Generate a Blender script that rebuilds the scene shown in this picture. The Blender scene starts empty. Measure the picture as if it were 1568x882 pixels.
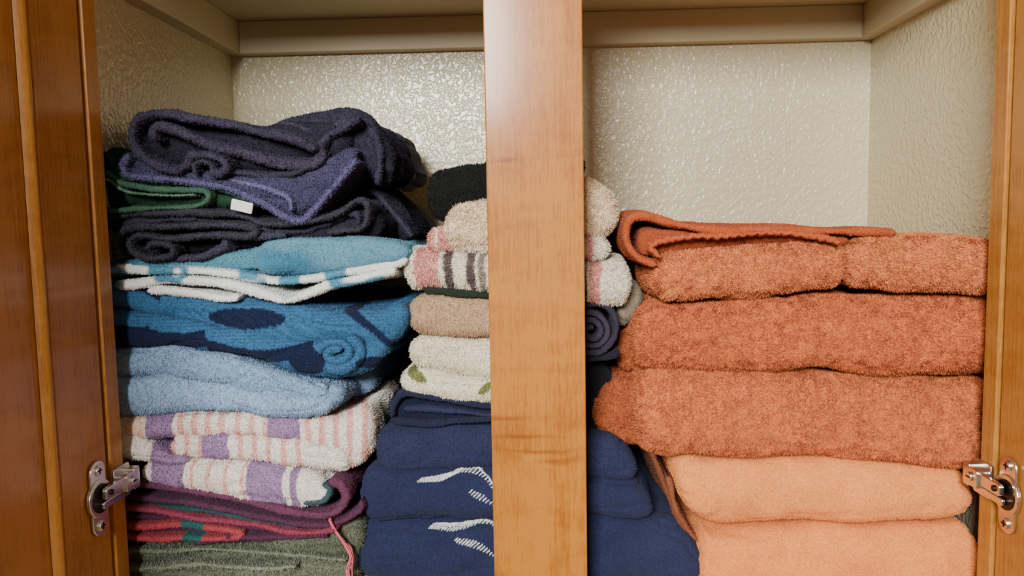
import bpy, math
import numpy as np
from mathutils import Matrix, Vector
rng = np.random.default_rng(7)

# ------------------------------------------------------------------ camera
F = 1185.0
CAM = np.array([0.0, -0.65, 1.5])
RM = (Matrix.Rotation(math.radians(2.3), 3, 'Z') @ Matrix.Rotation(math.radians(85.0), 3, 'X')
      @ Matrix.Rotation(math.radians(-1.0), 3, 'Z'))
RN = np.array(RM)

def P(u, v, y):
    """survey helper: elevation measurement (u,v) taken on the vertical plane Y=y -> world metres"""
    u = np.asarray(u, float); v = np.asarray(v, float); y = np.asarray(y, float)
    u, v, y = np.broadcast_arrays(u, v, y)
    d = np.stack([(u - 784) / F, -(v - 441) / F, -np.ones_like(u)], -1) @ RN.T
    t = (y - CAM[1]) / d[..., 1]
    return CAM + d * t[..., None]

cam_d = bpy.data.cameras.new("camera")
cam_d.sensor_width = 36.0
cam_d.lens = 36.0 * F / 1568.0
cam_d.clip_start = 0.01
cam = bpy.data.objects.new("camera", cam_d)
cam.matrix_world = Matrix.Translation(Vector(CAM)) @ RM.to_4x4()
bpy.context.collection.objects.link(cam)
bpy.context.scene.camera = cam

# ------------------------------------------------------------------ colour utils
def lin(c):
    c = np.array(c, float) / 255.0
    return np.where(c <= 0.04045, c / 12.92, ((c + 0.055) / 1.055) ** 2.4)

# ------------------------------------------------------------------ numpy noise
def _h(ix, iy, iz, s):
    n = (ix * 374761393 + iy * 668265263 + iz * 2147483647 + s * 1274126177) & 0xFFFFFFFF
    n = ((n ^ (n >> 13)) * 1274126177) & 0xFFFFFFFF
    n = ((n ^ (n >> 16)) * 2246822519) & 0xFFFFFFFF
    return ((n ^ (n >> 15)) & 0xFFFFFF) / float(0x7FFFFF) - 1.0

def vn(p, seed=0):
    p = np.asarray(p, float)
    sh = p.shape[:-1]
    p = p.reshape(-1, 3) + 1000.0
    i = np.floor(p).astype(np.int64); f = p - i
    f = f * f * (3 - 2 * f)
    r = 0
    for dx in (0, 1):
        for dy in (0, 1):
            for dz in (0, 1):
                w = (f[:, 0] if dx else 1 - f[:, 0]) * (f[:, 1] if dy else 1 - f[:, 1]) * (f[:, 2] if dz else 1 - f[:, 2])
                r = r + w * _h(i[:, 0] + dx, i[:, 1] + dy, i[:, 2] + dz, seed)
    return r.reshape(sh)

# ------------------------------------------------------------------ materials
def new_mat(name):
    m = bpy.data.materials.new(name); m.use_nodes = True
    nt = m.node_tree
    return m, nt, nt.nodes["Principled BSDF"]

def terry_mat(name="terry_cloth", lo=.8, hi=1.12, bump=.6):
    m, nt, b = new_mat(name)
    N, L = nt.nodes, nt.links
    at = N.new("ShaderNodeAttribute"); at.attribute_name = "Col"
    tc = N.new("ShaderNodeTexCoord")
    n1 = N.new("ShaderNodeTexNoise"); n1.inputs["Scale"].default_value = 450; n1.inputs["Detail"].default_value = 3
    L.new(tc.outputs["Object"], n1.inputs["Vector"])
    mr = N.new("ShaderNodeMapRange"); mr.inputs[1].default_value = 0.3; mr.inputs[2].default_value = 0.7
    mr.inputs[3].default_value = lo; mr.inputs[4].default_value = hi
    L.new(n1.outputs["Fac"], mr.inputs[0])
    mx = N.new("ShaderNodeVectorMath"); mx.operation = 'SCALE'
    L.new(at.outputs["Color"], mx.inputs[0]); L.new(mr.outputs[0], mx.inputs["Scale"])
    L.new(mx.outputs[0], b.inputs["Base Color"])
    b.inputs["Roughness"].default_value = 0.95
    b.inputs["Specular IOR Level"].default_value = 0.1
    b.inputs["Sheen Weight"].default_value = 0.05
    b.inputs["Sheen Roughness"].default_value = 0.6
    n2 = N.new("ShaderNodeTexNoise"); n2.inputs["Scale"].default_value = 800; n2.inputs["Detail"].default_value = 2
    L.new(tc.outputs["Object"], n2.inputs["Vector"])
    bp = N.new("ShaderNodeBump"); bp.inputs["Strength"].default_value = bump; bp.inputs["Distance"].default_value = 0.0012
    L.new(n2.outputs["Fac"], bp.inputs["Height"]); L.new(bp.outputs[0], b.inputs["Normal"])
    return m
TERRY = terry_mat()
PLUSH = terry_mat("plush_terry_cloth", .72, 1.16, .8)

def wood_mat(name, dark, mid, light, off=0.0, knots=(), fig=.28, coat=.3):
    m, nt, b = new_mat(name)
    N, L = nt.nodes, nt.links
    tc = N.new("ShaderNodeTexCoord")
    def noise(scale, rot, detail, dist, loc=(0, 0, 0)):
        mp = N.new("ShaderNodeMapping"); mp.inputs["Scale"].default_value = scale
        mp.inputs["Rotation"].default_value = rot
        mp.inputs["Location"].default_value = loc
        L.new(tc.outputs["Object"], mp.inputs["Vector"])
        n = N.new("ShaderNodeTexNoise"); n.inputs["Scale"].default_value = 1.0; n.inputs["Detail"].default_value = detail
        n.inputs["Distortion"].default_value = dist
        L.new(mp.outputs[0], n.inputs["Vector"]); return n.outputs["Fac"]
    def math_(op, a, bb, c=None):
        n = N.new("ShaderNodeMath"); n.operation = op
        for i, x in enumerate((a, bb, c)):
            if x is None: continue
            if isinstance(x, (int, float)): n.inputs[i].default_value = x
            else: L.new(x, n.inputs[i])
        return n.outputs[0]
    n1 = noise((16, 16, 3.0), (0, .08, 0), 4, 1.0, (off, off * 2, off * 3))
    n2 = noise((420, 420, 16), (0, .02, 0), 3, 0)
    n3 = noise((14, 14, 34), (0, 0.4, 0), 3, 1.5, (off, 0, 0))
    n4 = noise((900, 900, 130), (0, 0, 0), 2, 0)
    s = math_('MULTIPLY_ADD', n1, .5, .25)
    s = math_('MULTIPLY_ADD', n2, .34, s)
    s = math_('MULTIPLY_ADD', n3, fig, s)
    s = math_('ADD', s, .14 - fig / 2)
    s = math_('MULTIPLY_ADD', n4, .30, s)
    s = math_('ADD', s, -.02)
    sp = N.new("ShaderNodeSeparateXYZ"); L.new(tc.outputs["Object"], sp.inputs[0])
    wob = math_('MULTIPLY_ADD', n3, .012, -.006)
    for (kx, kz, rx, rz, st) in knots:
        a = math_('DIVIDE', math_('SUBTRACT', sp.outputs[0], kx), rx)
        c = math_('DIVIDE', math_('SUBTRACT', math_('ADD', sp.outputs[2], wob), kz), rz)
        d = math_('ADD', math_('MULTIPLY', a, a), math_('MULTIPLY', c, c))
        g = math_('POWER', 2.718, math_('MULTIPLY', d, -1.0))
        s = math_('MULTIPLY_ADD', g, -st, s)
    rp = N.new("ShaderNodeValToRGB")
    rp.color_ramp.elements[0].position = 0.62; rp.color_ramp.elements[0].color = (*lin(dark), 1)
    rp.color_ramp.elements[1].position = 1.0; rp.color_ramp.elements[1].color = (*lin(light), 1)
    e = rp.color_ramp.elements.new(0.84); e.color = (*lin(mid), 1)
    L.new(s, rp.inputs[0]); L.new(rp.outputs[0], b.inputs["Base Color"])
    b.inputs["Roughness"].default_value = 0.5
    b.inputs["Specular IOR Level"].default_value = 0.2
    b.inputs["Coat Weight"].default_value = coat
    b.inputs["Coat Roughness"].default_value = 0.16
    bp = N.new("ShaderNodeBump"); bp.inputs["Strength"].default_value = 0.12; bp.inputs["Distance"].default_value = 0.001
    L.new(s, bp.inputs["Height"]); L.new(bp.outputs[0], b.inputs["Normal"])
    return m
WOOD_D = wood_mat("honey_maple_door", (132, 80, 26), (158, 102, 40), (182, 124, 58), 3.1)

def wall_mat(name, col, rough=0.42, bump=1.0):
    m, nt, b = new_mat(name)
    N, L = nt.nodes, nt.links
    tc = N.new("ShaderNodeTexCoord")
    n1 = N.new("ShaderNodeTexNoise"); n1.inputs["Scale"].default_value = 165; n1.inputs["Detail"].default_value = 1.0
    n1.inputs["Distortion"].default_value = 0.5
    L.new(tc.outputs["Object"], n1.inputs["Vector"])
    mr = N.new("ShaderNodeMapRange"); mr.interpolation_type = 'SMOOTHSTEP'
    mr.inputs[1].default_value = 0.38; mr.inputs[2].default_value = 0.66
    L.new(n1.outputs["Fac"], mr.inputs[0])
    n2 = N.new("ShaderNodeTexNoise"); n2.inputs["Scale"].default_value = 60; n2.inputs["Detail"].default_value = 2
    L.new(tc.outputs["Object"], n2.inputs["Vector"])
    ad = N.new("ShaderNodeMath"); ad.operation = 'ADD'
    L.new(mr.outputs[0], ad.inputs[0]); L.new(n2.outputs["Fac"], ad.inputs[1])
    bp = N.new("ShaderNodeBump"); bp.inputs["Strength"].default_value = bump; bp.inputs["Distance"].default_value = 0.0011
    L.new(ad.outputs[0], bp.inputs["Height"]); L.new(bp.outputs[0], b.inputs["Normal"])
    b.inputs["Base Color"].default_value = (*lin(col), 1)
    b.inputs["Roughness"].default_value = rough
    return m
WALL = wall_mat("orange_peel_paint", (206, 194, 158), 0.24, 0.55)
PAINT = wall_mat("smooth_cream_paint", (198, 184, 148), 0.5, 0.04)
FLOORM = wood_mat("floor_wood", (120, 84, 50), (150, 108, 70), (170, 128, 86), 8)

def metal_mat():
    m, nt, b = new_mat("brushed_nickel")
    N, L = nt.nodes, nt.links
    n = N.new("ShaderNodeTexNoise"); n.inputs["Scale"].default_value = 90
    mr = N.new("ShaderNodeMapRange"); mr.inputs[3].default_value = 0.18; mr.inputs[4].default_value = 0.34
    L.new(n.outputs["Fac"], mr.inputs[0]); L.new(mr.outputs[0], b.inputs["Roughness"])
    b.inputs["Base Color"].default_value = (0.72, 0.68, 0.6, 1); b.inputs["Metallic"].default_value = 1
    return m
METAL = metal_mat()
def plain(name, col, rough=0.6, metal=0.0):
    m, nt, b = new_mat(name)
    N, L = nt.nodes, nt.links
    n = N.new("ShaderNodeTexNoise"); n.inputs["Scale"].default_value = 200
    mr = N.new("ShaderNodeMapRange"); mr.inputs[3].default_value = max(rough - .08, 0); mr.inputs[4].default_value = rough + .08
    L.new(n.outputs["Fac"], mr.inputs[0]); L.new(mr.outputs[0], b.inputs["Roughness"])
    b.inputs["Base Color"].default_value = (*lin(col), 1); b.inputs["Metallic"].default_value = metal
    return m
DARKM = plain("dark_steel", (60, 52, 46), 0.4, 1.0)

# ------------------------------------------------------------------ basic mesh helpers
def link(ob, parent=None):
    bpy.context.collection.objects.link(ob)
    if parent is not None: ob.parent = parent
    return ob

def empty(name):
    e = bpy.data.objects.new(name, None); e.empty_display_size = 0.05
    bpy.context.collection.objects.link(e); return e

def box(name, x0, x1, y0, y1, z0, z1, mat, parent=None, bevel=0.0):
    c = Vector(((x0 + x1) / 2, (y0 + y1) / 2, (z0 + z1) / 2))
    hx, hy, hz = abs(x1 - x0) / 2, abs(y1 - y0) / 2, abs(z1 - z0) / 2
    v = [(sx * hx, sy * hy, sz * hz) for sx in (-1, 1) for sy in (-1, 1) for sz in (-1, 1)]
    f = [(0, 1, 3, 2), (4, 6, 7, 5), (0, 4, 5, 1), (2, 3, 7, 6), (0, 2, 6, 4), (1, 5, 7, 3)]
    me = bpy.data.meshes.new(name); me.from_pydata(v, [], f); me.materials.append(mat)
    ob = bpy.data.objects.new(name, me); ob.location = c
    link(ob, parent)
    if bevel > 0:
        md = ob.modifiers.new("bevel", 'BEVEL'); md.width = bevel; md.segments = 3
    return ob

# ------------------------------------------------------------------ towel machinery
SHELF_Z = float(P(784, 903, 0.04)[2])
K = 0.69 / F   # metres per elevation unit at the stack front plane

def smooth1(a, s):
    if s <= 0: return a
    k = int(3 * s) + 1
    w = np.exp(-0.5 * (np.arange(-k, k + 1) / s) ** 2); w /= w.sum()
    return np.convolve(np.pad(a, k, mode='edge'), w, mode='valid')

def sweep(C, Nn, h, yf, r, yb, nk=24, nb=16, nexp=2.4, warp=0.003, wscale=22, fine=0.0006, seed=0, col=None, ucoord=None,
          gw=0.0045, crease=0.0020):
    n = len(C)
    th = np.linspace(-math.pi / 2, math.pi / 2, nk)
    a = np.sign(np.sin(th)) * np.abs(np.sin(th)) ** (2 / nexp)
    b = 1 - np.abs(np.cos(th)) ** (2 / nexp)
    tb = (np.linspace(0, 1, nb)[1:]) ** 1.25
    A = np.concatenate([-np.ones(nb - 1), a, np.ones(nb - 1)])
    B = np.concatenate([np.ones(nb - 1), b, np.ones(nb - 1)])
    T = np.concatenate([tb[::-1], np.zeros(nk), tb])
    Y = yf[:, None] + r[:, None] * B[None] + np.maximum(yb - yf - r, 0.002)[:, None] * T[None]
    X = C[:, 0:1] + Nn[:, 0:1] * h[:, None] * A[None]
    Z = C[:, 1:2] + Nn[:, 1:2] * h[:, None] * A[None]
    p = np.stack([X, Y, Z], -1)
    # pile-wide coherent slump (same field for every towel) + small individual one
    g1 = np.stack([vn(p * 9, 300 + k * 11) for k in range(3)], -1)
    p = p + g1 * gw * np.array([0.9, 1.3, 0.8])
    q = p * wscale + seed * 3.17
    w = np.stack([vn(q, seed + k * 11) for k in range(3)], -1)
    w2 = np.stack([vn(q * 2.3, seed + 40 + k * 11) for k in range(3)], -1)
    p = p + (w + 0.5 * w2) * warp * np.array([0.8, 1.3, 0.8])
    du = np.gradient(p, axis=0); dv = np.gradient(p, axis=1)
    nn = np.cross(du, dv); nn /= (np.linalg.norm(nn, axis=-1, keepdims=True) + 1e-12)
    cen = np.stack([C[:, 0], yf + r + 0.01, C[:, 1]], -1)[:, None, :]
    if np.mean(np.sum(nn * (p - cen), -1)) < 0:
        nn = -nn; flip = True
    else: flip = False
    if fine > 0:
        d = vn(p * 60, seed + 5) * 0.9 + vn(p * 190, seed + 6) * 0.5 + vn(p * 420, seed + 8) * 0.4
        qq = p * np.array([16, 30, 62]); qq = qq + np.stack([0 * w[..., 0], 0 * w[..., 0], w[..., 0] * .8], -1)
        cr = -np.clip(1 - np.abs(vn(qq, seed + 77)) * 3.2, 0, 1) ** 2
        p = p + nn * (d * fine + cr * crease)[..., None]
    p[..., 2] = np.maximum(p[..., 2], SHELF_Z + 0.0004)
    p[..., 1] = np.maximum(p[..., 1], 0.0225)
    p[..., 0] = np.clip(p[..., 0], WX0, WX1)
    m = p.shape[1]
    U = np.broadcast_to((ucoord if ucoord is not None else C[:, 0])[:, None], (n, m))
    c = col(U, p, A[None] * h[:, None]) if callable(col) else np.broadcast_to(lin(col), (n, m, 3))
    return dict(p=p, n=nn, c=np.array(c, float), flip=flip, yf=yf)

def pillow(cols, yf=0.04, r=None, yb=0.33, end=(None, None), nexp=2.3, sm=5, step=2.2, ext=True, **kw):
    cols = [tuple(c) + (0,) * (4 - len(c)) for c in cols]
    if ext and cols[0][0] < 216:
        c0 = cols[0]; cols = [(c0[0] - 28, c0[1], c0[2], c0[3])] + cols
    a = np.array(cols, float)
    L = a[-1, 0] - a[0, 0]
    n = max(int(L / step), 14)
    g0 = np.linspace(0, 1, n); g = 0.75 * g0 + 0.25 * (0.5 - 0.5 * np.cos(math.pi * g0))
    u = a[0, 0] + g * L
    vt = smooth1(np.interp(u, a[:, 0], a[:, 1]), sm); vb = smooth1(np.interp(u, a[:, 0], a[:, 2]), sm)
    dy = smooth1(np.interp(u, a[:, 0], a[:, 3]), sm)
    hp = (vb - vt) / 2
    eL = end[0] if end[0] is not None else hp.mean() * 0.9
    eR = end[1] if end[1] is not None else hp.mean() * 0.9
    d = np.minimum((u - a[0, 0]) / max(eL, .01), (a[-1, 0] - u) / max(eR, .01)).clip(0, 1)
    gg = (1 - (1 - d) ** 2.3) ** (1 / 2.3); gg = np.maximum(gg, 0.03)
    Yf = yf + dy
    if r is None: r = hp.mean() * K * 0.95
    pt = P(u, vt, Yf + r * 0.5); pb = P(u, vb, Yf + r * 0.5)
    C = np.stack([(pt[:, 0] + pb[:, 0]) / 2, (pt[:, 2] + pb[:, 2]) / 2], -1)
    h = (pt[:, 2] - pb[:, 2]) / 2 * gg
    Nn = np.tile([0.0, 1.0], (n, 1))
    Yf2 = Yf + r * 0.8 * (1 - gg)
    return sweep(C, Nn, h, Yf2, np.full(n, r), np.full(n, yb), nexp=nexp, ucoord=u, **kw)

def catmull(pts, step):
    a = np.array(pts, float)
    q = np.vstack([2 * a[0] - a[1], a, 2 * a[-1] - a[-2]])
    out = []
    for i in range(1, len(q) - 2):
        ln = np.linalg.norm((q[i + 1] - q[i])[:2]); m = max(int(ln / step), 2)
        for t in np.arange(m) / m:
            out.append(0.5 * ((2 * q[i]) + (-q[i - 1] + q[i + 1]) * t + (2 * q[i - 1] - 5 * q[i] + 4 * q[i + 1] - q[i + 2]) * t * t
                              + (-q[i - 1] + 3 * q[i] - 3 * q[i + 1] + q[i + 2]) * t ** 3))
    out.append(a[-1]); return np.array(out)

def ribbon(path, t=10, yf=0.035, yb=0.3, step=2.0, taper=4, tv=.28, dyn=.006, ext=True, **kw):
    pts = [tuple(c) + (0,) * (3 - len(c)) for c in path]
    if ext:
        if pts[0][0] < 216 and pts[1][0] > pts[0][0]: pts = [(pts[0][0] - 26, pts[0][1], pts[0][2])] + pts
        if pts[-1][0] < 216 and pts[-2][0] > pts[-1][0]: pts = pts + [(pts[-1][0] - 26, pts[-1][1], pts[-1][2])]
    q = catmull(pts, step); n = len(q)
    s = np.arange(n) * .055
    z0 = np.zeros(n)
    nz = vn(np.stack([s, z0, z0 + 0.5 + kw.get('seed', 0)], -1), 500)
    nz2 = vn(np.stack([s * .7, z0, z0 + 0.5 + kw.get('seed', 0)], -1), 501)
    Yf = yf + q[:, 2] + (nz2 * .5 + .3) * dyn
    w = P(q[:, 0], q[:, 1], Yf)
    C = w[:, [0, 2]]
    tan = np.gradient(C, axis=0); tan /= np.linalg.norm(tan, axis=1, keepdims=True) + 1e-12
    Nn = np.stack([-tan[:, 1], tan[:, 0]], -1)
    i = np.arange(n); d = np.minimum(i, n - 1 - i) / taper
    g = np.sqrt(np.clip(1 - (1 - np.clip(d, 0, 1)) ** 2, 0.02, 1))
    h = t * K / 2 * g * (1 + tv * nz)
    kw.setdefault('warp', 0.0022); kw.setdefault('fine', 0.0004); kw.setdefault('crease', 0.0006)
    return sweep(C, Nn, h, Yf, np.full(n, t * K * 0.5), np.full(n, yb), nk=12, nb=12, nexp=2.0, ucoord=q[:, 0], **kw)

def scroll(cu, cv, r0, r1, turns, ang0=0.0, sy=1.0, direction=1, n=None):
    n = n or int(turns * 14)
    pts = []
    for i in range(n + 1):
        f = i / n; a = ang0 + direction * f * turns * 2 * math.pi; r = r0 + (r1 - r0) * f
        pts.append((cu + r * math.cos(a), cv - r * sy * math.sin(a)))
    return pts

def tufts(part, dens, L, W, lean=0.8, ylim=0.14, seed=0, clump=170, cl=1.0, jit=(.86, .28)):
    p, nn, c = part['p'], part['n'], part['c']
    n, m = p.shape[:2]
    e1 = p[1:, :-1] - p[:-1, :-1]; e2 = p[:-1, 1:] - p[:-1, :-1]
    ar = np.linalg.norm(np.cross(e1, e2), axis=-1)
    ok = p[:-1, :-1, 1] < part['yf'].min() + ylim
    ar = ar * ok
    tot = ar.sum(); cnt = int(tot * 1e4 * dens)
    if cnt < 10: return None
    idx = rng.choice(ar.size, cnt, p=(ar / tot).ravel())
    i, j = np.unravel_index(idx, ar.shape)
    a, b = rng.random(cnt)[:, None], rng.random(cnt)[:, None]
    def bl(g): return (g[i, j] * (1 - a) + g[i + 1, j] * a) * (1 - b) + (g[i, j + 1] * (1 - a) + g[i + 1, j + 1] * a) * b
    q = bl(p); N_ = bl(nn); N_ /= np.linalg.norm(N_, axis=1, keepdims=True) + 1e-9
    cc = bl(c)
    fl = np.stack([vn(q * clump, seed + 60 + k) for k in range(3)], -1) * cl + rng.normal(0, 0.5, (cnt, 3)) + np.array([0, 0, -0.2])
    fl = fl - N_ * np.sum(fl * N_, 1, keepdims=True)
    d = N_ * 0.6 + fl * lean; d /= np.linalg.norm(d, axis=1, keepdims=True)
    wv = np.cross(d, N_); wv /= np.linalg.norm(wv, axis=1, keepdims=True) + 1e-9
    ll = L * (0.6 + 0.8 * rng.random(cnt))[:, None]; ww = W * (0.6 + 0.8 * rng.random(cnt))[:, None]
    base = q - N_ * 0.0004
    V = np.stack([base - wv * ww, base + wv * ww, base + d * ll * 0.6 + wv * ww * 0.9, base + d * ll, base + d * ll * 0.6 - wv * ww * 0.9], 1)
    V[..., 2] = np.maximum(V[..., 2], SHELF_Z + 0.0004)
    V[..., 0] = np.clip(V[..., 0], WX0, WX1)
    br = (jit[0] + jit[1] * rng.random(cnt))[:, None]
    cc = np.clip(cc * br, 0, 1)
    return V, cc

def towel(name, parts, dens=70, L=0.0014, W=0.00034, mat=None, seed=1, lean=0.7, ylim=0.13, clump=240, cl=.7, jit=(.86, .28)):
    W = max(W, .00030)
    vs, fs, cs = [], [], []
    off = 0; fl = []
    for k, pt in enumerate(parts):
        p = pt['p']; n, m = p.shape[:2]
        vs.append(p.reshape(-1, 3)); cs.append(pt['c'].reshape(-1, 3))
        I = np.arange(n * m).reshape(n, m) + off
        Jn = np.roll(I, -1, axis=1)
        q = np.stack([I[:-1], I[1:], Jn[1:], Jn[:-1]], -1).reshape(-1, 4)
        if pt['flip']: q = q[:, ::-1]
        fs.append(q); off += n * m
        for row in (I[0], I[-1]):
            fl.append(row.tolist())
    quads = np.vstack(fs)
    faces = quads.tolist() + fl
    if dens > 0:
        for k, pt in enumerate(parts):
            r = tufts(pt, dens, L, W, lean, ylim, seed * 13 + k, clump, cl, jit)
            if r is None: continue
            V, cc = r; cnt = len(V)
            vs.append(V.reshape(-1, 3)); cs.append(np.repeat(cc, 5, 0))
            I = (np.arange(cnt * 5).reshape(cnt, 5) + off)
            faces += I.tolist(); off += cnt * 5
    V = np.vstack(vs); Cc = np.vstack(cs)
    o = V.mean(0); o[2] = V[:, 2].min()
    me = bpy.data.meshes.new(name)
    me.from_pydata((V - o).tolist(), [], faces)
    ca = me.color_attributes.new("Col", 'FLOAT_COLOR', 'POINT')
    ca.data.foreach_set("color", np.hstack([Cc, np.ones((len(Cc), 1))]).astype(np.float32).ravel())
    me.polygons.foreach_set("use_smooth", np.ones(len(me.polygons), bool))
    me.materials.append(mat or TERRY); me.update()
    ob = bpy.data.objects.new(name, me); ob.location = o
    return link(ob)

def mot(c, amt=0.12, s=30, seed=0):
    c = lin(c)
    amt = min(amt, .12)
    def f(U, p, t):
        k = 1 + amt * vn(p * s, seed) + amt * 0.6 * vn(p * s * 3, seed + 1)
        return c * k[..., None]
    return f

def stripes(base, sts, slant=0.0, amt=0.04):
    b = lin(base)
    S = [(a0, a1, lin(c)) for a0, a1, c in sts]
    def f(U, p, t):
        x = U + slant * (p[..., 1] - 0.04) / K + vn(p * 60, 3) * 2
        out = np.broadcast_to(b, U.shape + (3,)).copy()
        for a0, a1, c in S: out[(x > a0) & (x < a1)] = c
        return out * (1 + amt * vn(p * 40, 2))[..., None]
    return f

def ev(p):
    return 833 + p[..., 0] / K, 338 - (p[..., 2] - 1.5) / K

# ================================================================== ROOM / CABINET SHELL
YB = 0.37
XL = float(P(362, 250, YB)[0]); XR = float(P(1330, 250, YB)[0])
WX0, WX1 = XL + .001, XR - .001
ZC = float((P(368, 35, YB - .018)[2] + P(1323, 3, YB - .018)[2]) / 2)
ZT = float((P(365, 83, YB - .018)[2] + P(1333, 56, YB - .018)[2]) / 2)
FX0 = float(P(153, 441, 0)[0]); FX1 = float(P(1531, 441, 0)[0])
CX0 = float(P(748, 441, 0)[0]); CX1 = float(P(895.5, 441, 0)[0])
Z0, Z1 = 0.95, 2.15
kc = ((CX0 + CX1) / 2, 0, (Z0 + Z1) / 2)
def kn(u, v, rx, rz, st):
    q = P(u, v, 0); return (float(q[0] - kc[0]), float(q[2] - kc[2]), rx, rz, st)
WOOD = wood_mat("honey_maple", (132, 72, 14), (162, 94, 24), (184, 118, 40), 0,
                [kn(772, 246, .012, .0016, .24), kn(780, 262, .020, .010, .08), kn(772, 640, .018, .0018, .24),
                 kn(800, 668, .026, .0016, .22), kn(825, 690, .028, .0016, .22), kn(850, 705, .02, .0020, .20), kn(800, 672, .04, .022, .10)], .26, .42)
box("wall_back", XL - .05, XR + .05, YB, YB + .05, 0, 2.4, WALL)
box("wall_left", XL - .05, XL, 0.019, YB, 0, 2.4, WALL)
box("wall_right", XR, XR + .05, 0.019, YB, 0, 2.4, WALL)
box("floor", -2.5, 2.5, -4.0, YB + 0.05, -0.05, 0, FLOORM)

box("trim_1", XL + .018, XR - .018, YB - .018, YB, ZT, ZC, PAINT, bevel=.0015)
box("trim_2", XL, XL + .018, 0.02, YB, ZT, ZC, PAINT, bevel=.0015)
box("trim_3", XR - .018, XR, 0.02, YB, ZT, ZC, PAINT, bevel=.0015)
cab = empty("linen_cabinet")
box("upper_shelf", XL, XR, 0.02, YB, ZC, ZC + .02, PAINT, cab)
box("lower_shelf", XL, XR, 0.02, YB, SHELF_Z - .02, SHELF_Z, PAINT, cab)
box("stile_1", FX0 - .045, FX0, 0, .019, Z0, Z1, WOOD_D, cab, .001)
box("stile_2", FX1, FX1 + .045, 0, .019, Z0, Z1, WOOD_D, cab, .001)
box("stile_3", CX0, CX1, 0, .019, Z0, Z1, WOOD, cab, .0012)
for i, (z0, z1) in enumerate([(Z0 - .05, Z0), (Z1, Z1 + .05)]):
    box("rail_%d" % (i + 1), FX0 - .045, FX1 + .045, 0, .019, z0, z1, WOOD_D, cab, .001)

def door(side):
    e = empty("cabinet_door")
    x = FX0 - .002 if side < 0 else FX1 + .002
    s = side
    T = .019
    e.location = (x, -.002, Z0)
    def b(nm, d0, d1, y0, y1, z0, z1, bev=0.0012):
        o = box(nm, x + s * d0, x + s * d1, y0, y1, z0, z1, WOOD_D, None, bev)
        o.parent = e; o.location = o.location - e.location
        return o
    SW = .066; W = .41
    b("stile_1", 0, T, -.004 - SW, -.004, Z0 - .02, Z1 + .02)
    b("stile_2", 0, T, -.004 - W, -.004 - W + SW, Z0 - .02, Z1 + .02)
    b("rail_1", 0, T, -.004 - W + SW, -.004 - SW, Z0 - .02, Z0 + SW)
    b("rail_2", 0, T, -.004 - W + SW, -.004 - SW, Z1 - SW, Z1 + .02)
    b("panel", .0045, T - .004, -.004 - W + SW, -.004 - SW, Z0 + SW, Z1 - SW, 0)
    for nm, ya, yb_ in (("bead_1", -.004 - SW, -.004 - SW - .012), ("bead_2", -.004 - W + SW, -.004 - W + SW + .012)):
        prof = []
        for k in range(13):
            f = k / 12
            prof.append((.0040 - .0060 * math.sin(math.pi * f) ** .6, ya + (yb_ - ya) * f))
        vv, ff = [], []
        for (dx, yy) in prof:
            for z in (Z0 + SW, Z1 - SW): vv.append((x + s * dx - e.location.x, yy - e.location.y, z - e.location.z))
        for k in range(len(prof) - 1): ff.append((2 * k, 2 * k + 1, 2 * k + 3, 2 * k + 2))
        me = bpy.data.meshes.new(nm); me.from_pydata(vv, [], ff); me.materials.append(WOOD_D)
        for pl in me.polygons: pl.use_smooth = True
        o = bpy.data.objects.new(nm, me); link(o, e)
    e.rotation_euler = (0, 0, math.radians(-s * -1.5) * -1)
    return e
door(-1); door(1)

# ------------------------------------------------------------------ hinges
import bmesh
def poly_extrude(name, pts, th, mat, parent, M4, bevel=0.0006):
    bm = bmesh.new()
    vs = [bm.verts.new((a, b, 0)) for a, b in pts]
    f = bm.faces.new(vs)
    r = bmesh.ops.extrude_face_region(bm, geom=[f])
    bmesh.ops.translate(bm, verts=[g for g in r['geom'] if isinstance(g, bmesh.types.BMVert)], vec=(0, 0, th))
    bmesh.ops.recalc_face_normals(bm, faces=bm.faces)
    me = bpy.data.meshes.new(name); bm.to_mesh(me); bm.free(); me.materials.append(mat)
    ob = bpy.data.objects.new(name, me); link(ob, parent); ob.matrix_local = M4
    md = ob.modifiers.new("bevel", 'BEVEL'); md.width = bevel; md.segments = 2; md.limit_method = 'ANGLE'
    return ob

def rrect(w, h, r, cx=0, cy=0, n=6):
    out = []
    for (sx, sy, a0) in ((1, 1, 0), (-1, 1, 90), (-1, -1, 180), (1, -1, 270)):
        for k in range(n + 1):
            a = math.radians(a0 + 90 * k / n)
            out.append((cx + sx * (w / 2 - r) + r * math.cos(a), cy + sy * (h / 2 - r) + r * math.sin(a)))
    return out
def circ(r, cx=0, cy=0, n=28): return [(cx + r * math.cos(2 * math.pi * k / n), cy + r * math.sin(2 * math.pi * k / n)) for k in range(n)]

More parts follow.
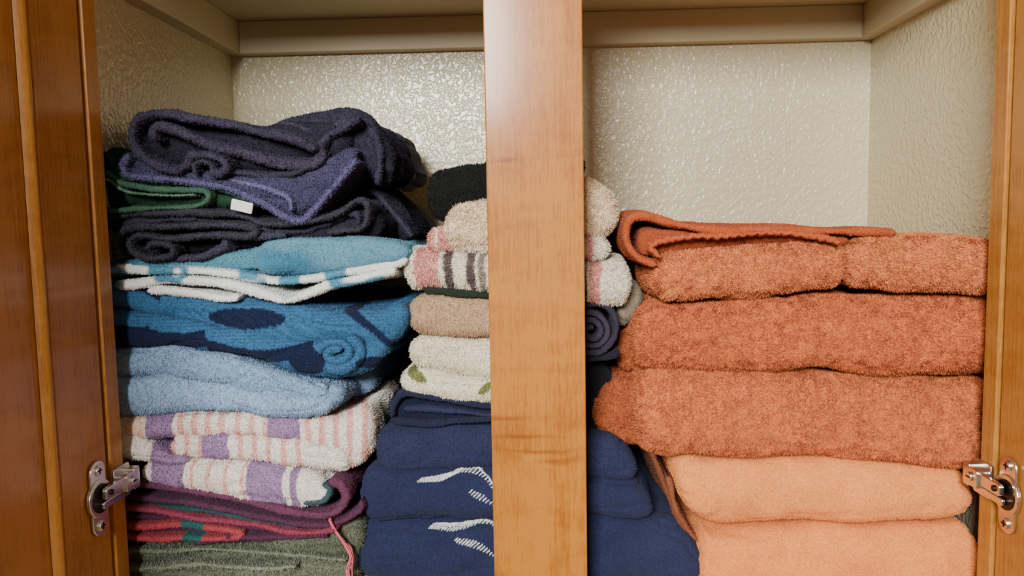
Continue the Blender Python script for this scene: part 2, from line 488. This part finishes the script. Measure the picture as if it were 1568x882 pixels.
def hinge(side, uv):
    s = side
    x = FX0 if s < 0 else FX1
    z = float(P(uv[0], uv[1], 0)[2])
    e = empty("cabinet_hinge"); e.location = (x, 0, z)
    nx = -s
    def Mdoor(dx=0.0):
        return Matrix(((0, 0, nx, nx * dx), (-1, 0, 0, 0), (0, 1, 0, 0), (0, 0, 0, 1)))
    poly_extrude("mounting_plate", rrect(.022, .064, .010, .024, 0), .0022, METAL, e, Mdoor(0.000))
    poly_extrude("cup_rim", circ(.0165, .024, 0), .0035, METAL, e, Mdoor(0.000))
    poly_extrude("cup_well", circ(.0125, .024, 0), .0005, DARKM, e, Mdoor(0.0036), .0001)
    for k, zz in enumerate((-.024, .024)):
        poly_extrude("screw_%d" % (k + 1), circ(.0045, .024, zz), .0035, METAL, e, Mdoor(0.0005))
        poly_extrude("screw_slot_%d" % (k + 1), rrect(.006, .0012, .0004, .024, zz), .0003, DARKM, e, Mdoor(0.0041), .0001)
        poly_extrude("screw_cross_%d" % (k + 1), rrect(.0012, .006, .0004, .024, zz), .0003, DARKM, e, Mdoor(0.0041), .0001)
    poly_extrude("link_arm_1", rrect(.034, .010, .003, .010, .004), .004, METAL, e, Mdoor(0.006))
    poly_extrude("link_arm_2", rrect(.030, .006, .002, .012, -.006), .003, METAL, e, Mdoor(0.0045))
    poly_extrude("pivot_pin", circ(.0026, .020, .004, 16), .007, DARKM, e, Mdoor(0.0045), .0003)
    poly_extrude("frame_clip", rrect(.026, .030, .003, -.011, .002), .003, METAL, e, Mdoor(0.0))
    poly_extrude("clip_body", rrect(.020, .016, .003, -.012, .003), .009, METAL, e, Mdoor(0.003))
    poly_extrude("clip_cover", rrect(.010, .020, .002, -.021, .003), .011, METAL, e, Mdoor(0.0))
    poly_extrude("clip_screw", circ(.0042, -.012, .003, 20), .002, METAL, e, Mdoor(0.012))
    poly_extrude("clip_screw_slot", rrect(.006, .0012, .0004, -.012, .003), .0004, DARKM, e, Mdoor(0.0141), .0001)
    return e
hinge(-1, (180, 748)); hinge(1, (1518, 742))

# ================================================================== LEFT PILE
NAVYP = (60, 55, 72); NAVYP2 = (86, 82, 116); CHAR = (56, 54, 64)
GG = (104, 108, 88)
towel("gray_green_towel", [
    pillow([(203, 862, 903), (300, 862, 903), (450, 855, 903), (548, 850, 903)], yf=.045, seed=2, col=mot(GG, .15)),
    pillow([(208, 834, 858), (300, 832, 862), (400, 828, 858), (480, 812, 852), (556, 790, 850)], yf=.05, seed=3, col=mot((96, 102, 82), .15)),
    ribbon([(215, 872), (280, 864), (350, 866), (410, 872), (455, 868)], t=7, yf=.038, seed=4, col=mot((124, 128, 110), .1)),
    ribbon([(212, 842), (300, 838), (380, 842), (470, 850), (530, 856)], t=6, yf=.042, seed=5, col=mot((112, 118, 98), .1)),
], dens=90, L=.0026, seed=2)

towel("maroon_beach_towel", [
    pillow([(205, 752, 828), (350, 768, 834), (500, 772, 822), (552, 770, 802)], yf=.054, seed=7, col=mot((90, 42, 64), .2)),
    ribbon([(205, 742), (300, 752), (400, 770), (470, 784), (512, 782), (530, 762), (522, 742), (505, 735)], t=11, yf=.036, seed=8, col=mot((104, 58, 82), .2)),
    ribbon([(470, 768), (498, 766), (508, 750), (496, 742)], t=9, yf=.037, seed=9, col=mot((58, 84, 90), .2)),
    ribbon([(206, 762), (300, 770), (400, 788), (480, 800), (520, 798), (552, 780), (556, 765)], t=9, yf=.040, seed=10, col=mot((88, 48, 72), .3)),
    ribbon([(207, 780), (300, 788), (400, 803), (470, 812), (520, 806)], t=8, yf=.037, seed=12, col=mot((140, 58, 76), .2)),
    ribbon([(206, 771), (300, 779), (400, 796), (460, 804)], t=5, yf=.044, seed=15, col=mot((42, 80, 80), .2)),
    ribbon([(300, 832), (370, 820), (440, 818), (500, 814), (440, 806), (370, 800), (300, 796), (208, 792)], t=8, yf=.042, seed=13, col=mot((82, 42, 64), .2)),
    ribbon([(208, 806), (270, 802), (330, 808), (372, 816), (340, 826), (270, 822), (209, 824)], t=10, yf=.038, seed=11,
           col=lambda U, p, t: np.where(((U > 278) & (U < 312))[..., None], lin((44, 92, 88)), lin((164, 64, 72)))),
    pillow([(495, 728, 785), (530, 725, 782), (552, 728, 770)], yf=.10, seed=14, col=mot((32, 84, 80), .2)),
], dens=70, L=.0016, seed=3)

PK = (226, 170, 158); PU = (150, 122, 154); WH = (232, 222, 208)
def lines(u0, u1, st, w, c): return [(a, a + w, c) for a in np.arange(u0, u1, st)]
stA = lines(278, 415, 22, 9, PK) + lines(472, 575, 22, 9, PK) + [(228, 272, PU), (418, 466, PU), (190, 226, (236, 204, 178))]
stB = lines(262, 320, 22, 8, PK) + lines(370, 480, 22, 8, PK) + [(312, 356, PU), (480, 515, WH)]
stC = lines(300, 380, 26, 5, PK) + [(236, 288, PU), (385, 442, PU), (452, 464, PU), (198, 215, PU)]
towel("striped_beach_towel", [
    pillow([(195, 638, 674), (300, 631, 667), (400, 636, 668), (470, 644, 692), (530, 640, 722), (572, 618, 702)], yf=.04, seed=20, col=stripes(WH, stA, .25)),
    pillow([(262, 664, 700), (350, 664, 700), (450, 672, 712), (540, 690, 724)], yf=.036, seed=21, col=stripes(WH, stB, .2)),
    pillow([(197, 664, 704), (250, 688, 712), (290, 696, 708)], yf=.036, seed=23, col=stripes(WH, [(170, 214, WH), (232, 290, PU)], .2)),
    pillow([(218, 704, 738), (270, 700, 747), (350, 702, 764), (430, 706, 778), (480, 720, 776), (512, 738, 762)], yf=.036, seed=22, col=stripes(WH, stC, -.1)),
], dens=90, L=.0019, seed=4)

PB = (134, 160, 188)
towel("pale_blue_bath_towel", [
    pillow([(188, 535, 582), (260, 528, 578), (340, 538, 590), (420, 566, 610), (490, 590, 625), (528, 592, 622)], yf=.042, seed=30, col=mot(PB, .06)),
    pillow([(190, 574, 636), (280, 570, 632), (350, 582, 630), (420, 596, 640), (470, 600, 644), (516, 604, 632)], yf=.038, seed=31, col=mot((144, 170, 196), .06)),
    pillow([(420, 560, 600), (520, 560, 612), (575, 560, 600)], yf=.10, seed=32, col=mot(PB, .06)),
    ribbon([(420, 598), (462, 606), (492, 606), (500, 596), (486, 588)], t=8, yf=.040, yb=.2, seed=33, col=mot((138, 164, 192), .06)),
], dens=100, L=.0019, seed=5)

BL = lin((54, 98, 134)); NV = lin((24, 33, 60))
def blue_pat(U, p, t):
    u, v = ev(p)
    x = u + 3 * vn(p * 22, 1); y = v + 3 * vn(p * 22, 2)
    m = ((x - 365) / 66) ** 2 + ((y - 484) / 16) ** 2 < 1
    yc = 458 + np.maximum(x - 480, 0) ** 1.5 * .06
    m |= (np.abs(y - yc) < 8) & (x > 465) & (x < 600)
    m |= (np.abs(y - (512 + 8 * np.sin(x * .03))) < 13) & (x < 300)
    m |= (np.abs(y - (530 + 12 * np.sin(x * .02))) < 11) & (x > 300) & (x < 470)
    m |= ((x - 462) / 30) ** 2 + ((y - 552) / 22) ** 2 < 1
    m |= (x < 225) & (np.abs(y - 432 - (x - 190) * .5) < 8)
    m |= (x < 212) & (y > 495)
    m |= ((x - 560) / 22) ** 2 + ((y - 556) / 10) ** 2 < 1
    c = np.where(m[..., None], NV, BL)
    rib = 1 + .18 * np.sin(v * 1.2)
    return c * (rib * (1 + .05 * vn(p * 40, 3)))[..., None]
towel("blue_beach_towel", [
    pillow([(182, 424, 468), (250, 446, 494), (350, 454, 520), (450, 466, 538), (520, 478, 545), (590, 474, 548), (630, 452, 500)], yf=.046, seed=40, col=blue_pat, nk=34, step=1.8),
    pillow([(186, 470, 534), (280, 485, 530), (380, 505, 550), (460, 520, 574), (520, 525, 584), (575, 522, 566), (606, 500, 535)], yf=.043, seed=41, col=blue_pat, nk=34, step=1.8),
    ribbon(scroll(518, 545, 6, 38, 2.1, 0.5, 0.8), t=15, yf=.036, yb=.12, seed=42, dyn=.002, col=blue_pat),
], dens=80, L=.0016, seed=6)

def tiedye(base, alt, s=26, th=.1, k_=2.0):
    a, b = lin(base), lin(alt)
    def f(U, p, t):
        k = np.clip((vn(p * s, 4) + .5 * vn(p * s * 2.3, 5) - th) * k_, 0, 1)[..., None]
        return a * (1 - k) + b * k
    return f
towel("tie_dye_towel", [
    pillow([(180, 396, 424), (260, 398, 420), (340, 386, 416), (410, 378, 416)], yf=.052, seed=50, col=tiedye((80, 132, 150), (58, 108, 132))),
    pillow([(396, 376, 424), (440, 366, 428), (520, 364, 420), (600, 368, 408), (630, 372, 400)], yf=.045, seed=51, col=tiedye((96, 144, 162), (64, 116, 140))),
    ribbon([(190, 412), (240, 420), (320, 416), (400, 428), (440, 432), (520, 424), (600, 411), (628, 404)], t=13, yf=.043, seed=52, tv=.15, col=tiedye((228, 230, 222), (82, 138, 160), 48, .1, 4)),
    ribbon([(205, 436), (250, 430), (330, 434), (400, 450), (436, 460), (462, 455), (500, 442), (560, 430), (610, 418)], t=14, yf=.040, seed=53, tv=.15, col=tiedye((230, 232, 222), (82, 138, 160), 48, .25, 4)),
    ribbon([(228, 444), (290, 452), (340, 459), (368, 456)], t=13, yf=.041, seed=54, tv=.15, ext=False, col=mot((230, 230, 220), .05)),
], dens=70, L=.0014, seed=7)

RW = dict(warp=.0036, wscale=30, crease=.0013)
towel("charcoal_towel", [
    pillow([(180, 335, 398), (300, 338, 394), (400, 342, 380), (500, 330, 374), (560, 318, 372), (590, 335, 372)], yf=.065, seed=60, col=mot((42, 40, 50), .2)),
    ribbon([(175, 334), (250, 325), (330, 328), (400, 338), (460, 342), (510, 330), (545, 310), (562, 322), (556, 350), (500, 362)], t=9, yf=.045, seed=61, col=mot(CHAR, .2), **RW),
    ribbon([(182, 398), (176, 368), (200, 350), (280, 345), (350, 343), (388, 350), (382, 362), (330, 360), (260, 366), (212, 362), (200, 380), (225, 398), (262, 394), (262, 378), (235, 374), (226, 384)],
           t=9, yf=.04, seed=62, ext=False, col=mot(CHAR, .2)),
    ribbon([(268, 396), (310, 394), (345, 386), (352, 370), (400, 364), (440, 366)], t=9, yf=.046, seed=63, col=mot((62, 60, 76), .2), **RW),
    ribbon([(180, 345), (230, 338), (300, 336), (370, 346), (420, 354)], t=8, yf=.048, seed=64, col=mot((56, 54, 68), .2), **RW),
    ribbon([(398, 350), (450, 356), (500, 346), (535, 325), (548, 335), (535, 362)], t=8, yf=.055, seed=65, col=mot((52, 50, 66), .2), **RW),
    pillow([(540, 300, 350), (590, 312, 368), (632, 345, 374)], yf=.13, yb=.3, seed=66, col=mot((50, 48, 60), .2)),
    ribbon([(520, 300), (560, 292), (600, 318), (628, 362)], t=9, yf=.11, yb=.3, seed=67, col=mot((58, 56, 72), .2), **RW),
], dens=90, L=.002, seed=8)

GR = (34, 66, 46)
towel("green_towel", [
    pillow([(160, 224, 322), (190, 224, 320), (240, 260, 318), (300, 282, 318), (382, 300, 322)], yf=.055, seed=70, col=mot(GR, .2)),
    ribbon([(165, 264), (190, 280), (250, 286), (308, 288), (318, 302), (300, 314), (240, 316), (170, 320)], t=8, yf=.042, seed=71, col=mot((62, 94, 74), .2)),
    ribbon([(165, 275), (190, 291), (250, 297), (300, 298)], t=3.5, yf=.043, seed=73, col=mot((96, 126, 104), .1)),
    ribbon([(162, 238), (185, 268), (240, 276), (300, 278), (345, 290), (376, 304)], t=8, yf=.048, seed=72, col=mot((42, 78, 56), .2)),
], dens=70, seed=9)
tg = P(371, 316, .042)
box("care_label", tg[0] - .010, tg[0] + .010, .040, .0425, tg[2] - .005, tg[2] + .005, plain("label_fabric", (226, 222, 205), .8), None, .001).rotation_euler = (0.1, .25, 0)

towel("navy_bath_towel", [
    pillow([(203, 178, 236), (300, 182, 258), (400, 190, 264), (470, 190, 252), (540, 185, 240)], yf=.062, seed=80, ext=False, col=mot((42, 38, 50), .2)),
    pillow([(400, 186, 240), (450, 176, 240), (520, 170, 244), (565, 176, 270), (592, 205, 286), (602, 235, 284)], yf=.078, yb=.3, seed=81, ext=False, warp=.0045, crease=.003, col=mot((52, 48, 64), .2)),
    ribbon([(482, 222), (430, 206), (350, 192), (280, 181), (226, 175), (203, 186), (203, 216), (228, 243), (262, 256), (284, 250), (292, 236), (318, 234), (342, 246), (338, 260), (318, 262)],
           t=11, yf=.038, seed=82, ext=False, col=mot(NAVYP, .2), **RW),
    ribbon([(236, 214), (232, 196), (252, 190), (290, 206), (350, 226), (410, 243), (466, 250), (484, 238), (470, 226)], t=15, yf=.042, seed=83, ext=False, col=mot((64, 58, 74), .2), **RW),
    ribbon([(300, 262), (296, 250), (306, 243), (322, 248), (322, 260)], t=6, yf=.040, seed=90, ext=False, col=mot((58, 54, 68), .2)),
    ribbon([(345, 262), (400, 264), (450, 260), (485, 246), (492, 220), (520, 196), (548, 182)], t=10, yf=.05, seed=84, col=mot((58, 54, 70), .2), **RW),
    ribbon([(430, 184), (470, 196), (500, 214), (512, 190), (540, 178)], t=8, yf=.066, yb=.28, seed=89, col=mot((60, 56, 72), .2), **RW),
    pillow([(186, 238, 268), (260, 252, 278), (340, 262, 292), (400, 266, 318), (446, 262, 338), (478, 252, 326), (515, 238, 285), (552, 222, 248)], yf=.05, seed=85, ext=False, crease=.003, col=mot((68, 64, 90), .2)),
    ribbon([(196, 236), (186, 254), (200, 268), (270, 274), (340, 284), (400, 306), (438, 330), (464, 336), (500, 296), (544, 246)], t=9, yf=.04, seed=86, ext=False, col=mot(NAVYP2, .15)),
    ribbon([(352, 272), (400, 284), (440, 300), (446, 322)], t=8, yf=.045, seed=87, col=mot((98, 94, 130), .15)),
    ribbon([(548, 184), (570, 205), (580, 240), (574, 282)], t=9, yf=.068, seed=88, yb=.28, col=mot((58, 54, 72), .15), **RW),
], dens=100, L=.0021, seed=10)

def strand(name, paths, rad, col, parent=None):
    cu = bpy.data.curves.new(name, 'CURVE'); cu.dimensions = '3D'; cu.bevel_depth = rad; cu.bevel_resolution = 2
    for pts in paths:
        sp = cu.splines.new('POLY'); sp.points.add(len(pts) - 1)
        for k, q in enumerate(pts): sp.points[k].co = (*q, 1)
    cu.materials.append(plain(name + "_yarn", col, .9))
    ob = bpy.data.objects.new(name, cu); return link(ob, parent)
paths = []
for k in range(7):
    base = np.array([(505, 795), (512, 812), (524, 828), (536, 842), (540, 858), (534, 874), (538, 892)], float)
    base += rng.normal(0, 2.2, base.shape) * np.linspace(.4, 1.6, 7)[:, None]
    q = catmull([tuple(b) + (0,) for b in base], 3)
    paths.append(P(q[:, 0], q[:, 1], .034 + .001 * k).tolist())
strand("pink_fringe", paths, .0006, (218, 96, 114))

# ================================================================== CENTRE PILE
NVY = (40, 45, 74)
def navy_emb(wings, curves):
    """embroidered wings: rows of short slanted stitches under a leading edge"""
    b = lin(NVY); w = lin((222, 222, 214))
    segs = []
    for pts, ln, slx in wings:
        q = catmull([tuple(s) + (0,) for s in pts], 1.0)[:, :2]
        for i in range(0, len(q) - 1, 5):
            f = i / len(q)
            l = ln * (0.45 + 1.1 * math.sin(math.pi * min(f + .12, 1)))
            segs.append((q[i], q[i] + np.array([slx * l, l * .62])))
    def f(U, p, t):
        u, v = ev(p)
        out = b * (1 + .1 * vn(p * 40, 3))[..., None]
        m = np.zeros(u.shape, bool)
        for a0, a1 in segs:
            d_ = a1 - a0; L2 = (d_ ** 2).sum() + 1e-9
            tt = np.clip(((u - a0[0]) * d_[0] + (v - a0[1]) * d_[1]) / L2, 0, 1)
            m |= np.hypot(u - a0[0] - tt * d_[0], v - a0[1] - tt * d_[1]) < .95
        for pts in curves:
            q = catmull([tuple(s) + (0,) for s in pts], 2)[:, :2]
            m |= np.min(np.hypot(u[..., None] - q[:, 0], v[..., None] - q[:, 1]), -1) < 1.0
        m &= (p[..., 1] < .09)
        out[m] = w
        return out
    return f
em1 = navy_emb([([(636, 746), (680, 740), (705, 731), (725, 733), (742, 744), (754, 762)], 9, -.9), ([(716, 764), (734, 772), (752, 786)], 7, -.7)],
               [[(636, 746), (680, 740), (705, 731), (725, 733), (742, 744), (754, 762)]])
em2 = navy_emb([([(650, 828), (690, 827), (730, 822), (756, 826)], 9, -.9), ([(690, 846), (722, 850), (742, 862), (754, 876)], 7, -.8)],
               [[(650, 828), (690, 827), (730, 822), (756, 826)]])
towel("navy_embroidered_towel", [
    pillow([(544, 797, 903), (640, 792, 903), (800, 790, 903), (940, 780, 903), (1030, 800, 903), (1082, 840, 903)], yf=.045, seed=90, col=em2, step=1.0, nk=110)], dens=90, L=.0012, seed=11)
towel("navy_embroidered_towel", [
    pillow([(551, 712, 800), (640, 716, 798), (800, 712, 796), (900, 730, 790), (960, 735, 794), (1000, 758, 798)], yf=.045, seed=91, col=em1, step=1.0, nk=100)], dens=90, L=.0012, seed=12)
towel("navy_hand_towel", [
    pillow([(571, 658, 722), (650, 654, 722), (800, 650, 722), (900, 664, 735), (945, 672, 738), (975, 705, 745)], yf=.048, seed=92, col=mot((44, 48, 76), .12)),
], dens=90, L=.0015, seed=13)
towel("dark_navy_washcloth", [
    ribbon([(600, 645), (604, 622), (622, 608), (680, 618), (760, 628), (840, 630)], t=9, yf=.05, seed=93, col=mot((38, 41, 64), .2)),
    ribbon([(598, 650), (650, 655), (720, 648), (800, 645)], t=9, yf=.048, seed=94, col=mot((36, 39, 62), .2)),
    ribbon([(615, 632), (670, 634), (740, 640), (800, 640)], t=8, yf=.049, seed=95, col=mot((46, 49, 76), .2)),
    pillow([(604, 615, 655), (700, 620, 656), (850, 625, 655), (890, 625, 655)], yf=.058, seed=96, col=mot((28, 30, 52), .2)),
], dens=70, seed=14)
CR = (232, 222, 192)
def leaves(U, p, t):
    u, v = ev(p)
    out = lin(CR) * (1 + .04 * vn(p * 40, 3))[..., None]
    m = np.zeros(u.shape, bool)
    for (a, b, r1, r2, an) in ((630, 583, 18, 8, -.5), (740, 603, 15, 6, .7)):
        x = (u - a) * math.cos(an) - (v - b) * math.sin(an); y = (u - a) * math.sin(an) + (v - b) * math.cos(an)
        m |= (x / r1) ** 2 + (y / r2) ** 2 < 1
    out[m] = lin((118, 120, 68)); return out
towel("leaf_print_hand_towel", [
    pillow([(612, 572, 602), (650, 566, 608), (700, 576, 618), (760, 580, 624), (880, 580, 624)], yf=.05, seed=100, col=leaves)], dens=90, L=.0022, seed=15)
towel("cream_hand_towel", [
    pillow([(628, 520, 572), (660, 515, 574), (760, 520, 582), (880, 520, 582)], yf=.05, seed=101, col=mot(CR, .05))], dens=90, L=.0024, seed=16)
towel("tan_hand_towel", [
    pillow([(626, 460, 512), (660, 451, 518), (760, 458, 520), (885, 460, 520)], yf=.05, seed=102, col=mot((182, 150, 116), .05))], dens=90, L=.0019, seed=17)
towel("dark_green_washcloth", [
    pillow([(650, 441, 454), (700, 445, 458), (800, 448, 460), (885, 448, 460)], yf=.054, seed=103, col=mot((36, 46, 34), .1))], dens=30, seed=18)
PKS = (218, 154, 138); GY = (98, 85, 80)
st4 = [(640, 676, PKS), (684, 697, GY), (720, 733, GY), (738, 748, (150, 132, 118)), (892, 898, GY), (903, 920, PKS)]
towel("striped_hand_towel", [
    pillow([(624, 380, 444), (660, 380, 440), (760, 388, 448), (880, 400, 460), (925, 400, 464), (966, 396, 462)], yf=.048, seed=104, end=(14, 16), col=stripes((234, 222, 198), st4, -.1))], dens=110, L=.003, seed=19, clump=200, cl=1)
towel("pink_striped_washcloth", [
    pillow([(658, 352, 386), (700, 350, 386), (800, 355, 388), (900, 362, 398), (932, 364, 398)], yf=.052, seed=105, col=stripes((234, 222, 198), [(660, 672, PKS), (676, 700, PKS), (900, 908, PKS)], .1))], dens=110, L=.003, seed=20)
towel("cream_washcloth", [
    pillow([(684, 322, 384), (705, 306, 384), (745, 304, 382), (850, 290, 370), (900, 268, 364), (946, 300, 360)], yf=.049, seed=106, end=(16, 26), col=mot((234, 210, 172), .05))], dens=120, L=.0032, seed=21, clump=200, cl=1)
towel("black_washcloth", [
    pillow([(656, 270, 325), (680, 258, 344), (720, 254, 320), (760, 250, 306), (850, 238, 292), (898, 240, 268)], yf=.055, seed=107, end=(12, 10), col=mot((24, 25, 22), .1))], dens=90, L=.0028, seed=22)
towel("gray_rolled_washcloth", [
    pillow([(944, 440, 498), (962, 426, 502), (986, 432, 480)], yf=.075, seed=108, end=(14, 14), col=mot((142, 128, 104), .08))], dens=60, L=.0014, seed=23)
towel("dark_purple_rolled_washcloth", [
    ribbon(scroll(908, 505, 5, 34, 2.6, 0.8, 0.95), t=8, yf=.055, yb=.25, seed=109, tv=.1, dyn=.002, col=mot((62, 57, 70), .15)),
    ribbon([(890, 470), (920, 466), (940, 480), (944, 510), (925, 536), (895, 540)], t=9, yf=.053, yb=.25, seed=110, tv=.1, dyn=.002, col=mot((56, 51, 66), .15)),
    ribbon([(830, 545), (900, 550), (940, 545), (948, 535)], t=10, yf=.06, yb=.25, seed=111, col=mot((36, 34, 46), .15)),
], dens=60, L=.0013, seed=24)
towel("dark_gap_filler", [  # near-black filler set back in the pile, darkness of the gap put into colour
    pillow([(760, 545, 600), (860, 545, 650), (920, 545, 662), (950, 560, 650)], yf=.085, seed=112, col=mot((26, 24, 28), .1))], dens=30, seed=25)

# ================================================================== RIGHT PILE
TC = (208, 114, 66); TC2 = (186, 96, 54)
towel("peach_bath_towel", [
    pillow([(1066, 814, 903), (1150, 813, 903), (1300, 809, 903), (1420, 803, 903), (1494, 795, 903)], yf=.042, seed=120, end=(22, 30), fine=.0004, col=mot((236, 146, 76), .06))], dens=100, L=.0012, W=.0003, seed=26)
towel("peach_bath_towel", [
    pillow([(1030, 704, 752), (1060, 702, 794), (1110, 704, 811), (1250, 704, 804), (1400, 706, 796), (1482, 714, 788)], yf=.04, seed=121, end=(24, 30), fine=.0004, col=mot((238, 150, 80), .06))], dens=100, L=.0012, W=.0003, seed=27)
towel("brown_bath_towel", [
    ribbon([(1052, 815), (1034, 790), (1018, 752), (1008, 712), (1000, 690)], t=9, yf=.06, yb=.3, seed=122, col=mot((118, 68, 44), .1)),
    ribbon([(1064, 830), (1044, 800), (1030, 770), (1022, 730)], t=9, yf=.056, yb=.3, seed=123, col=mot((136, 78, 48), .1))], dens=30, seed=28)
kwt = dict(dens=170, L=.0028, W=.00038, lean=.65, clump=190, cl=1.2, mat=PLUSH, jit=(.8, .4))
towel("terracotta_bath_towel", [
    pillow([(976, 570, 686), (1010, 565, 699), (1200, 575, 700), (1400, 580, 708), (1500, 582, 716), (1520, 584, 712)], yf=.036, seed=124, end=(24, 14), warp=.005, nexp=2.3, col=mot(TC, .05)),
    pillow([(910, 586, 664), (950, 570, 682), (1010, 572, 684)], yf=.075, seed=125, end=(26, 10), col=mot(TC2, .05))], seed=29, **kwt)
towel("terracotta_bath_towel", [
    pillow([(970, 477, 560), (1010, 465, 567), (1120, 464, 570), (1250, 456, 569), (1400, 459, 572), (1522, 457, 572)], yf=.038, seed=126, end=(28, 14), warp=.005, nexp=2.3, col=mot((204, 108, 62), .05)),
    pillow([(945, 515, 560), (975, 505, 562), (1010, 500, 565)], yf=.09, seed=127, end=(20, 10), col=mot(TC2, .08))], seed=30, **kwt)
towel("terracotta_bath_towel", [
    pillow([(998, 388, 458), (1050, 378, 461), (1150, 374, 457), (1240, 372, 450), (1293, 376, 442)], yf=.040, seed=128, end=(26, 20), warp=.0035, nexp=2.2, col=mot((214, 122, 72), .05)),
    pillow([(1299, 370, 442), (1335, 362, 447), (1420, 364, 450), (1524, 368, 452)], yf=.032, seed=129, end=(20, 14), warp=.0035, nexp=2.2, col=mot((214, 124, 74), .05)),
], seed=31, **kwt)
RU = (172, 82, 44)
def zig(pts, amp):
    q = catmull([tuple(s) + (0,) for s in pts], 4)[:, :2]
    i = np.arange(len(q)); q[:, 1] += amp * np.sin(i * 1.9)
    return [tuple(a) for a in q]
towel("rust_bath_towel", [
    ribbon([(1004, 404), (976, 392), (962, 366), (966, 336), (990, 328), (1050, 346), (1120, 352), (1200, 350), (1290, 357), (1374, 360)], t=12, yf=.042, yb=.31, seed=130, col=mot(RU, .08)),
    ribbon(zig([(1010, 392), (996, 376), (1020, 366), (1100, 360), (1200, 358), (1262, 366), (1290, 374)], 1.4), t=7, yf=.034, yb=.31, seed=131, tv=.1, dyn=.002, col=mot((180, 88, 48), .08), warp=.0015),
    pillow([(975, 345, 392), (1010, 352, 388), (1100, 354, 376), (1250, 358, 376), (1300, 362, 376)], yf=.052, yb=.31, seed=132, col=mot((152, 72, 40), .08)),
], dens=70, L=.0014, W=.0003, seed=32)

# ================================================================== LIGHT
def area(name, loc, tgt, sx, sy, pw, col):
    l = bpy.data.lights.new(name, 'AREA'); l.shape = 'RECTANGLE'; l.size = sx; l.size_y = sy; l.energy = pw; l.color = col
    o = bpy.data.objects.new(name, l); o.location = loc
    o.rotation_euler = (Vector(tgt) - Vector(loc)).to_track_quat('-Z', 'Y').to_euler()
    return link(o)
area("window_light", (-.40, -2.0, 2.1), (0, 0.1, 1.5), .55, .45, 84, (.98, .99, 1.0))
area("warm_fill_light", (-1.1, -1.3, 2.2), (0.45, .2, 1.45), .35, .35, 17, (1.0, .80, .52))  # added warm fill to tint the right side, stands for no known lamp
w = bpy.data.worlds.new("world"); bpy.context.scene.world = w; w.use_nodes = True
bg = w.node_tree.nodes["Background"]; bg.inputs[0].default_value = (1.0, .94, .84, 1); bg.inputs[1].default_value = .24
